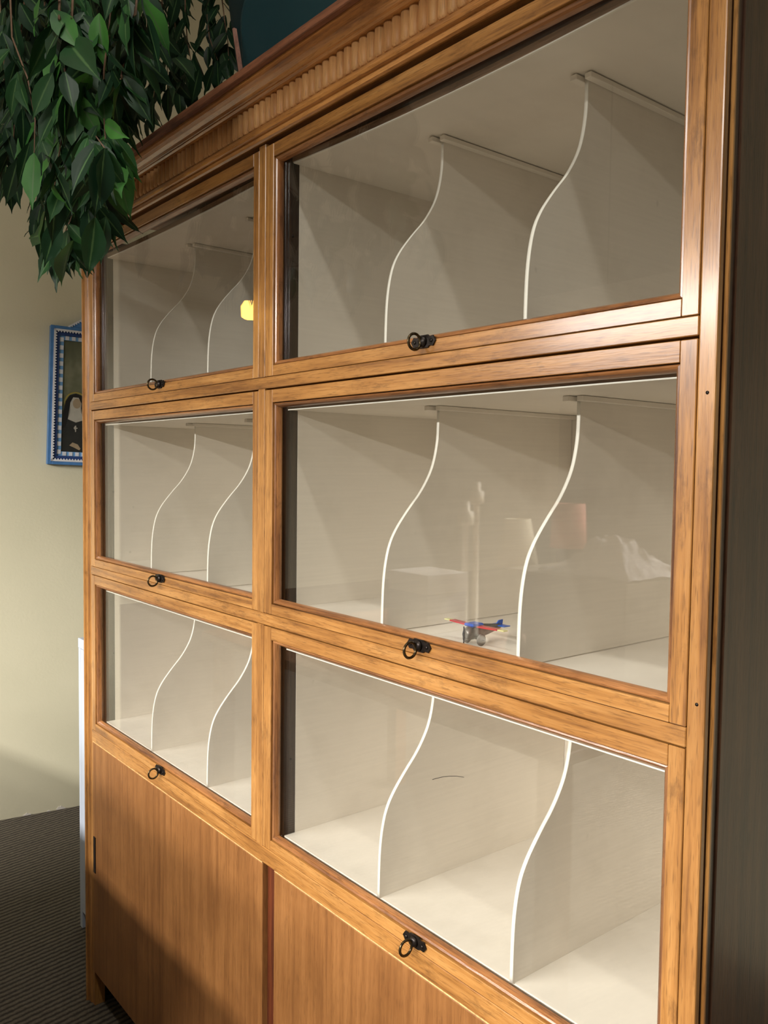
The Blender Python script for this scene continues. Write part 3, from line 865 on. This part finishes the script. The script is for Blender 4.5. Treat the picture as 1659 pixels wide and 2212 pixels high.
def leaf_geo(seed):
    rd = random.Random(seed)
    st = [(0.0, 0.012), (0.07, 0.08), (0.20, 0.17), (0.38, 0.225), (0.55, 0.215), (0.70, 0.15), (0.81, 0.075), (0.90, 0.028), (1.0, 0.004)]
    fold = rd.uniform(0.12, 0.4); curve = rd.uniform(-0.02, 0.20); wv = rd.uniform(0.0, 0.03); tw = rd.uniform(-0.3, 0.3); wd = rd.uniform(0.74, 0.95)
    V, F, UV = [], [], []
    for i, (t, w) in enumerate(st):
        w *= wd
        zc = -curve*t*t
        for s in (-1, -0.5, 0, 0.5, 1):
            y = s*w; z = zc + abs(y)*fold + (wv*math.sin(i*2.1 + s) if abs(s) == 1 else 0) + y*tw*t
            V.append(Vector((t, y, z))); UV.append((t, 0.5 + 0.5*s))
    for i in range(len(st)-1):
        for k in range(4):
            a = i*5+k; F.append((a, a+5, a+6, a+1))
    return V, F, UV
def leaf_mesh(seed):
    V, F, UV = leaf_geo(seed)
    me = bpy.data.meshes.new('leaf'); me.from_pydata(V, [], F)
    ul = me.uv_layers.new(name='UVMap')
    for lp in me.loops: ul.data[lp.index].uv = UV[lp.vertex_index]
    for p in me.polygons: p.use_smooth = True
    me.materials.append(LEAF)
    return me
LEAVES = [leaf_mesh(s) for s in range(8)]

ROOT = Vector((0.0, -0.05, 2.80))
plant = empty('weeping_fig', ROOT - Vector((0, 0, 0.16)))
tag(plant, 'weeping fig with dark glossy pointed leaves trailing over the cabinet corner', 'plant')
PB = ROOT - Vector((0, 0, 0.16))
POT = plain('planter_brown', srgb(96, 70, 52), 0.6, 0, 0.2, 20)
bm = bmesh.new(); lathe(bm, [(0.0, -0.16), (0.08, -0.16), (0.13, -0.10), (0.155, 0.0), (0.165, 0.005), (0.165, 0.015), (0.150, 0.015), (0.145, -0.01), (0.0, -0.012)], ROOT, 28)
link('hanging_bowl', bm, POT, plant)
for k in range(3):
    a = 2*PI*k/3 + 0.4
    bm = bmesh.new(); tube(bm, [ROOT + Vector((0.158*math.cos(a), 0.158*math.sin(a), 0.01)), Vector((ROOT.x, ROOT.y, 3.399))], 0.0015, 5)
    link('hanging_wire', bm, IRON, plant)

# trailing twigs: path in photograph pixels at a real distance Y
S = [
 ([(250,-60),(236,60),(225,150),(222,230),(228,300)], -0.26),
 ([(130,-60),(128,40),(138,120),(143,180),(140,260),(128,330),(118,400)], -0.30),
 ([(300,-60),(292,30),(270,100),(262,170),(240,240),(222,330),(214,400),(205,470)], -0.22),
 ([(312,-40),(322,20),(345,80),(360,130),(364,190)], 0.18),
 ([(60,-60),(50,30),(40,120),(36,200),(30,290),(26,350)], -0.22),
 ([(0,-40),(5,60),(10,160),(18,250),(14,330),(22,380)], -0.12),
 ([(180,-60),(175,60),(170,160),(176,250),(182,330),(170,420),(150,480),(128,530)], -0.20),
 ([(100,-60),(95,50),(92,150),(88,250),(86,340),(100,430),(90,480)], -0.10),
 ([(215,-60),(205,60),(196,170),(198,270),(206,350),(196,440),(180,500)], -0.12),
 ([(400,-60),(400,20),(404,80),(412,130),(410,170)], 0.22),
 ([(440,-60),(446,20),(452,80),(462,110),(470,130)], 0.28),
 ([(470,-60),(480,0),(486,50),(492,90),(494,130)], 0.30),
 ([(350,-60),(350,20),(345,90),(338,150),(332,210)], 0.12),
 ([(270,-60),(262,40),(258,120),(268,180),(282,225)], 0.06),
 ([(160,-60),(155,40),(150,110),(160,200),(190,270),(226,320)], -0.28),
 ([(40,-60),(70,60),(66,150),(60,230),(62,310)], -0.06),
 ([(230,-60),(244,60),(245,150),(252,240),(250,300),(235,370),(240,430)], -0.14),
 ([(380,-60),(376,30),(382,100),(378,150),(386,190)], 0.30),
 ([(110,-60),(112,70),(116,160),(108,260),(140,350),(150,420)], -0.16),
 ([(20,-60),(26,80),(60,170),(76,260),(74,330)], -0.28),
 ([(330,-60),(318,60),(306,120),(300,180),(300,230)], 0.24),
 ([(280,-60),(276,70),(240,160),(190,240),(150,330),(120,390),(104,440)], -0.05),
]
leaf_list = []
lf_rng = random.Random(31)
for si, (path, Y) in enumerate(S):
    P = [at(px, py, Y + 0.03*math.sin(3*i + si)) for i, (px, py) in enumerate(path)]
    top = P[0]
    pre = [ROOT + (top - ROOT)*0.02 + Vector((0, 0, -0.005)), ROOT + (top - ROOT)*0.35 + Vector((0, 0, 0.11)), ROOT + (top - ROOT)*0.75 + Vector((0, 0, 0.07))]
    bm = bmesh.new(); tube(bm, pre + P, 0.0030, 6, True, 0, 0.0009)
    link('twig', bm, TWIG, plant)
    # leaves along it
    acc = 0.0; side = 1
    PP = pre[1:] + P
    for a, b in zip(PP, PP[1:]):
        seg = (b-a); L_ = seg.length; k = 0
        while acc < L_:
            p = a + seg*(acc/L_)
            side = -side
            d = Vector((lf_rng.uniform(-0.35, 0.35) + 0.40*side*0.63, lf_rng.uniform(-0.35, 0.35) + 0.40*side*0.78, -1.0 + lf_rng.uniform(-0.1, 0.35)))
            leaf_list.append((p + Vector((0, lf_rng.uniform(-0.02, 0.02), 0)), d.normalized(), lf_rng.uniform(0.056, 0.090)))
            acc += lf_rng.uniform(0.0125, 0.021)*(1.0 if Y < 0.08 else 1.7)
        acc -= L_
    # drooping end leaf
    leaf_list.append((P[-1], Vector((lf_rng.uniform(-0.15, 0.15), lf_rng.uniform(-0.1, 0.1), -1)).normalized(), 0.095))
# single leaves picked out in the photograph: base, tip, distance
for (ax, ay), (bx_, by_), Y in (((208,372),(222,460),-0.30), ((222,345),(262,400),-0.27), ((140,155),(160,234),-0.33), ((150,95),(192,145),-0.31), ((378,125),(420,158),0.10), ((228,265),(260,296),-0.27),
    ((158,520),(118,605),-0.22), ((100,455),(80,570),-0.20), ((172,470),(175,578),-0.16), ((205,470),(238,532),-0.14), ((186,440),(236,500),-0.12), ((38,345),(12,445),-0.24), ((62,330),(50,432),-0.2), ((300,225),(275,298),0.05), ((325,240),(312,310),0.12), ((430,150),(412,228),0.2), ((462,140),(440,208),0.25), ((120,500),(62,515),-0.18), ((490,130),(495,178),0.28), ((190,160),(130,230),-0.3)):
    a = at(ax, ay, Y); b = at(bx_, by_, Y + lf_rng.uniform(-0.015, 0.015))
    leaf_list.append((a, (b-a).normalized(), (b-a).length))

def leaf_matrix(p, d, ln, rng):
    view = (CAM - p).normalized()
    n = (Vector((0.4, -0.7, 0.5)) + Vector((rng.uniform(-1, 1), rng.uniform(-1, 1), rng.uniform(-0.6, 0.6)))*0.9)
    y = n.cross(d).normalized(); z = d.cross(y).normalized()
    m = Matrix((d*ln, y*ln, z*ln)).transposed().to_4x4(); m.translation = p
    return m
def clear_of_cabinet(p, d, ln):
    for t in (0.0, 0.5, 1.0):
        q = p + d*ln*t
        if q.z < 2.05 and q.x > -0.09 and q.y > -0.085: return False
        if (q - WP).dot(WN) < 0.03: return False
        if q.z > 2.02 and q.x > 0.5 and q.y > 0.03 and q.z < 2.36: return False
    return True
rng = random.Random(5)
good = []
for p, d, ln in leaf_list:
    if not clear_of_cabinet(p, d, ln): 
        d = Vector((d.x*0.3 - 0.5, d.y*0.3 - 0.5, -0.6)).normalized()
        if not clear_of_cabinet(p, d, ln): continue
    good.append((p, d, ln))
def in_view(p):
    v = p - CAM; z = v.dot(FWD)
    return -0.05 < 0.5 + v.dot(RGT)/z*FPX/1659 < 1.05 and v.dot(UPV)/z*FPX < 1106 + 60
good = [g for g in good if in_view(g[0])] + [g for g in good if not in_view(g[0])]
near = sorted([g for g in good if in_view(g[0])], key=lambda g: (g[0]-CAM).length - g[2]*6)
rest = [g for g in good if not in_view(g[0])]
single, bulk = near[:300], near[300:] + rest
for i, (p, d, ln) in enumerate(single):
    o = bpy.data.objects.new('leaf', LEAVES[i % len(LEAVES)]); COL.objects.link(o)
    o.parent = plant
    m = leaf_matrix(p, d, ln, rng); m.translation = p - PB
    o.matrix_local = m
if bulk:
    V, F, UVs = [], [], []
    for i, (p, d, ln) in enumerate(bulk):
        v0, f0, u0 = leaf_geo(i % 8); m = leaf_matrix(p, d, ln, rng); m.translation = p - PB; b0 = len(V)
        V += [m @ v for v in v0]; F += [tuple(q + b0 for q in f) for f in f0]; UVs += u0
    me = bpy.data.meshes.new('foliage'); me.from_pydata(V, [], F)
    ul = me.uv_layers.new(name='UVMap')
    for lp in me.loops: ul.data[lp.index].uv = UVs[lp.vertex_index]
    for p in me.polygons: p.use_smooth = True
    me.materials.append(LEAF)
    o = bpy.data.objects.new('foliage', me); COL.objects.link(o); o.parent = plant; o['kind'] = 'stuff'
print('LEAVES', len(single), len(bulk))

# ------------------------------------------------------------------ lamps of the room
HOUS = plain('lamp_housing_white', srgb(220, 220, 216), 0.5, 0, 0.02, 10)
for (x, y, z), hw, hd, lab in ((TUBE_NEAR, 0.80, 0.09, 'white ceiling light housing nearest the cabinet'), (TUBE_MID, 0.80, 0.09, 'white ceiling light housing in the middle of the room'),
                      (PEND, 1.84, 0.25, 'long white pendant light hung low over the room')):
    t = empty('ceiling_light', (x, y, z))
    tag(t, lab, 'ceiling light')
    bx('housing', (x-hw, x+hw, y-hd, y+hd, z + 0.02, z + 0.1195), HOUS, t, 0.004)
    if z < 3:
        for sx in (-1, 1):
            bm = bmesh.new(); tube(bm, [(x + sx*hw*0.8, y, z + 0.1197), (x + sx*hw*0.8, y, 3.3998)], 0.003, 6); link('hanging_rod', bm, IRON, t)
SL = Vector((0.8102, 0.01, 1.6497)) + Vector((-0.8533, -0.4908, 0.1761))*2.52
AMB, nt, b, N, L = new_mat('amber_glass_lit')
b.inputs['Base Color'].default_value = srgb(230, 150, 60)
b.inputs['Emission Color'].default_value = (1.0, 0.47, 0.07, 1)
b.inputs['Emission Strength'].default_value = 20.0
sc_ = empty('pendant_lamp', SL - Vector((0, 0, 0.04)))
tag(sc_, 'lit amber hanging lamp, seen as an orange glow in the upper left glass', 'lamp')
bm = bmesh.new(); lathe(bm, [(0.030, -0.040), (0.045, -0.030), (0.048, 0.020), (0.034, 0.040)], SL, 8); link('amber_shade', bm, AMB, sc_)
bm = bmesh.new(); lathe(bm, [(0.0, 0.0405), (0.05, 0.0405), (0.02, 0.07), (0.0, 0.075)], SL, 12); link('lamp_cap', bm, IRON, sc_)
bm = bmesh.new(); tube(bm, [SL + Vector((0, 0, 0.074)), Vector((SL.x, SL.y, 3.3995))], 0.003, 6); link('hanging_rod', bm, IRON, sc_)

# ------------------------------------------------------------------ things standing in the room, mirrored in the glass
TBL = wood('table_top_wood', 'x', srgb(150, 110, 74), srgb(128, 90, 58), srgb(96, 66, 42), coat=0.0, rough=0.5)
TX, TY, TH = 0.13, -1.14, 0.76
tb_ = empty('work_table', (TX, TY, 0)); tag(tb_, 'brown wooden work table opposite the cabinet, mirrored in the glass', 'table')
bx('table_top', (TX-0.85, TX+0.85, TY-0.48, TY+0.48, TH-0.03, TH), TBL, tb_, 0.003)
for sx in (-1, 1):
    for sy in (-1, 1):
        cx, cy = TX + sx*0.78, TY + sy*0.42
        bx('leg', (cx-0.03, cx+0.03, cy-0.03, cy+0.03, 0.0, TH-0.0305), TBL, tb_, 0.003)
KRAFT = plain('box_card_grey_brown', srgb(150, 140, 118), 0.8, 0, 0.06, 14)
BX0, BX1, BY0, BY1, BH = 0.60, 0.92, -1.24, -0.96, 0.34
cb_ = empty('cardboard_box', ((BX0+BX1)/2, (BY0+BY1)/2, TH)); tag(cb_, 'large open cardboard box mirrored in the right middle glass', 'box')
for d in ((BX0, BX1, BY1-0.006, BY1), (BX0, BX1, BY0, BY0+0.006), (BX0, BX0+0.006, BY0+0.0065, BY1-0.0065), (BX1-0.006, BX1, BY0+0.0065, BY1-0.0065)):
    bx('side', d + (TH + 0.0005, TH + BH), KRAFT, cb_)
bx('bottom', (BX0+0.0065, BX1-0.0065, BY0+0.0065, BY1-0.0065, TH + 0.0005, TH + 0.006), KRAFT, cb_)
bx('flap', (BX0-0.085, BX0-0.001, BY0+0.01, BY1-0.01, TH + BH - 0.003, TH + BH + 0.001), KRAFT, cb_)
SHEET, nt, b, N, L = new_mat('clear_plastic_wrap')
b.inputs['Base Color'].default_value = srgb(235, 230, 230); b.inputs['Roughness'].default_value = 0.15; b.inputs['Alpha'].default_value = 0.8
bm = bmesh.new(); n = 34
g = []
for i in range(n+1):
    row = []
    for j in range(n+1):
        x, y = BX0 + 0.02 + (BX1-BX0-0.02)*i/n, BY0 + 0.01 + (BY1-BY0-0.02)*j/n
        h = 0.05 + 0.06*noise.noise(Vector((x*9, y*9, 1.3))) + 0.05*abs(noise.noise(Vector((x*30, y*30, 4.1))))
        e = min(i, n-i, j, n-j)/n
        row.append(bm.verts.new((x, y, TH + BH + 0.0025 + max(0.0, h*(0.1 + 2.4*e) + 0.10*e*(i/n)))))
    g.append(row)
for i in range(n):
    for j in range(n): bm.faces.new((g[i][j], g[i+1][j], g[i+1][j+1], g[i][j+1]))
sh = link('plastic_wrap', bm, SHEET); tag(sh, 'crumpled clear plastic wrap heaped on the open cardboard box', 'plastic')
def lamp(name, x, y, zs, r0, r1, h, colr, lab):
    t = empty(name, (x, y, TH)); tag(t, lab, 'lamp')
    bm = bmesh.new(); lathe(bm, [(0.0, 0.0005), (0.045, 0.0005), (0.045, 0.012), (0.018, 0.03), (0.03, 0.09), (0.012, 0.16), (0.008, zs - TH + 0.02), (0.0, zs - TH + 0.02)], (x, y, TH), 18); link('base', bm, BRONZE, t)
    bm = bmesh.new(); lathe(bm, [(r0, 0), (r1, h), (r1 - 0.003, h), (r0 - 0.003, 0.0)], (x, y, zs), 28); link('lamp_shade', bm, plain(name + '_fabric', colr, 0.8, 0, 0.04, 20), t)
lamp('table_lamp', 0.44, -1.10, 1.09, 0.062, 0.038, 0.14, srgb(246, 238, 208), 'table lamp with a tapered cream shade mirrored in the glass')
lamp('table_lamp', 0.42, -1.36, 1.13, 0.058, 0.050, 0.14, srgb(232, 150, 128), 'table lamp with a salmon pink shade mirrored in the glass')
CREAM = plain('cream_enamel', srgb(234, 228, 208), 0.5, 0, 0.03, 10)
for (x, y, h, lab) in ((0.17, -1.15, 0.51, 'shorter cream candlestick on the work table'), (0.02, -1.35, 0.57, 'taller cream candlestick on the work table')):
    bm = bmesh.new(); lathe(bm, [(0.0, 0.0005), (0.05, 0.0005), (0.05, 0.012), (0.012, 0.03), (0.010, h-0.08), (0.026, h-0.075), (0.026, h-0.035), (0.013, h-0.03), (0.013, h), (0.0, h)], (x, y, TH), 18)
    o = link('candlestick', bm, CREAM); tag(o, lab, 'candlestick')
PAPER = plain('white_card', srgb(236, 234, 230), 0.7, 0, 0.03, 10)
GREYC = plain('pale_blue_card', srgb(178, 182, 194), 0.7, 0, 0.03, 10)
LAB = ('flat white card box at the bottom of the stack', 'flat pale blue card box second from the bottom of the stack', 'flat white card box in the middle of the stack', 'flat pale blue card box second from the top of the stack', 'flat white card box on top of the stack')
for k in range(5):
    z = TH + 0.0005 + k*0.060
    bm = bmesh.new(); box(bm, 0.08 + 0.006*k, 0.27 + 0.004*k, -1.05, -0.90 + 0.004*k, z, z + 0.058, 0.002)
    o = link('card_box', bm, PAPER if k % 2 == 0 else GREYC)
    tag(o, LAB[k], 'box', 'stacked card boxes on the work table')
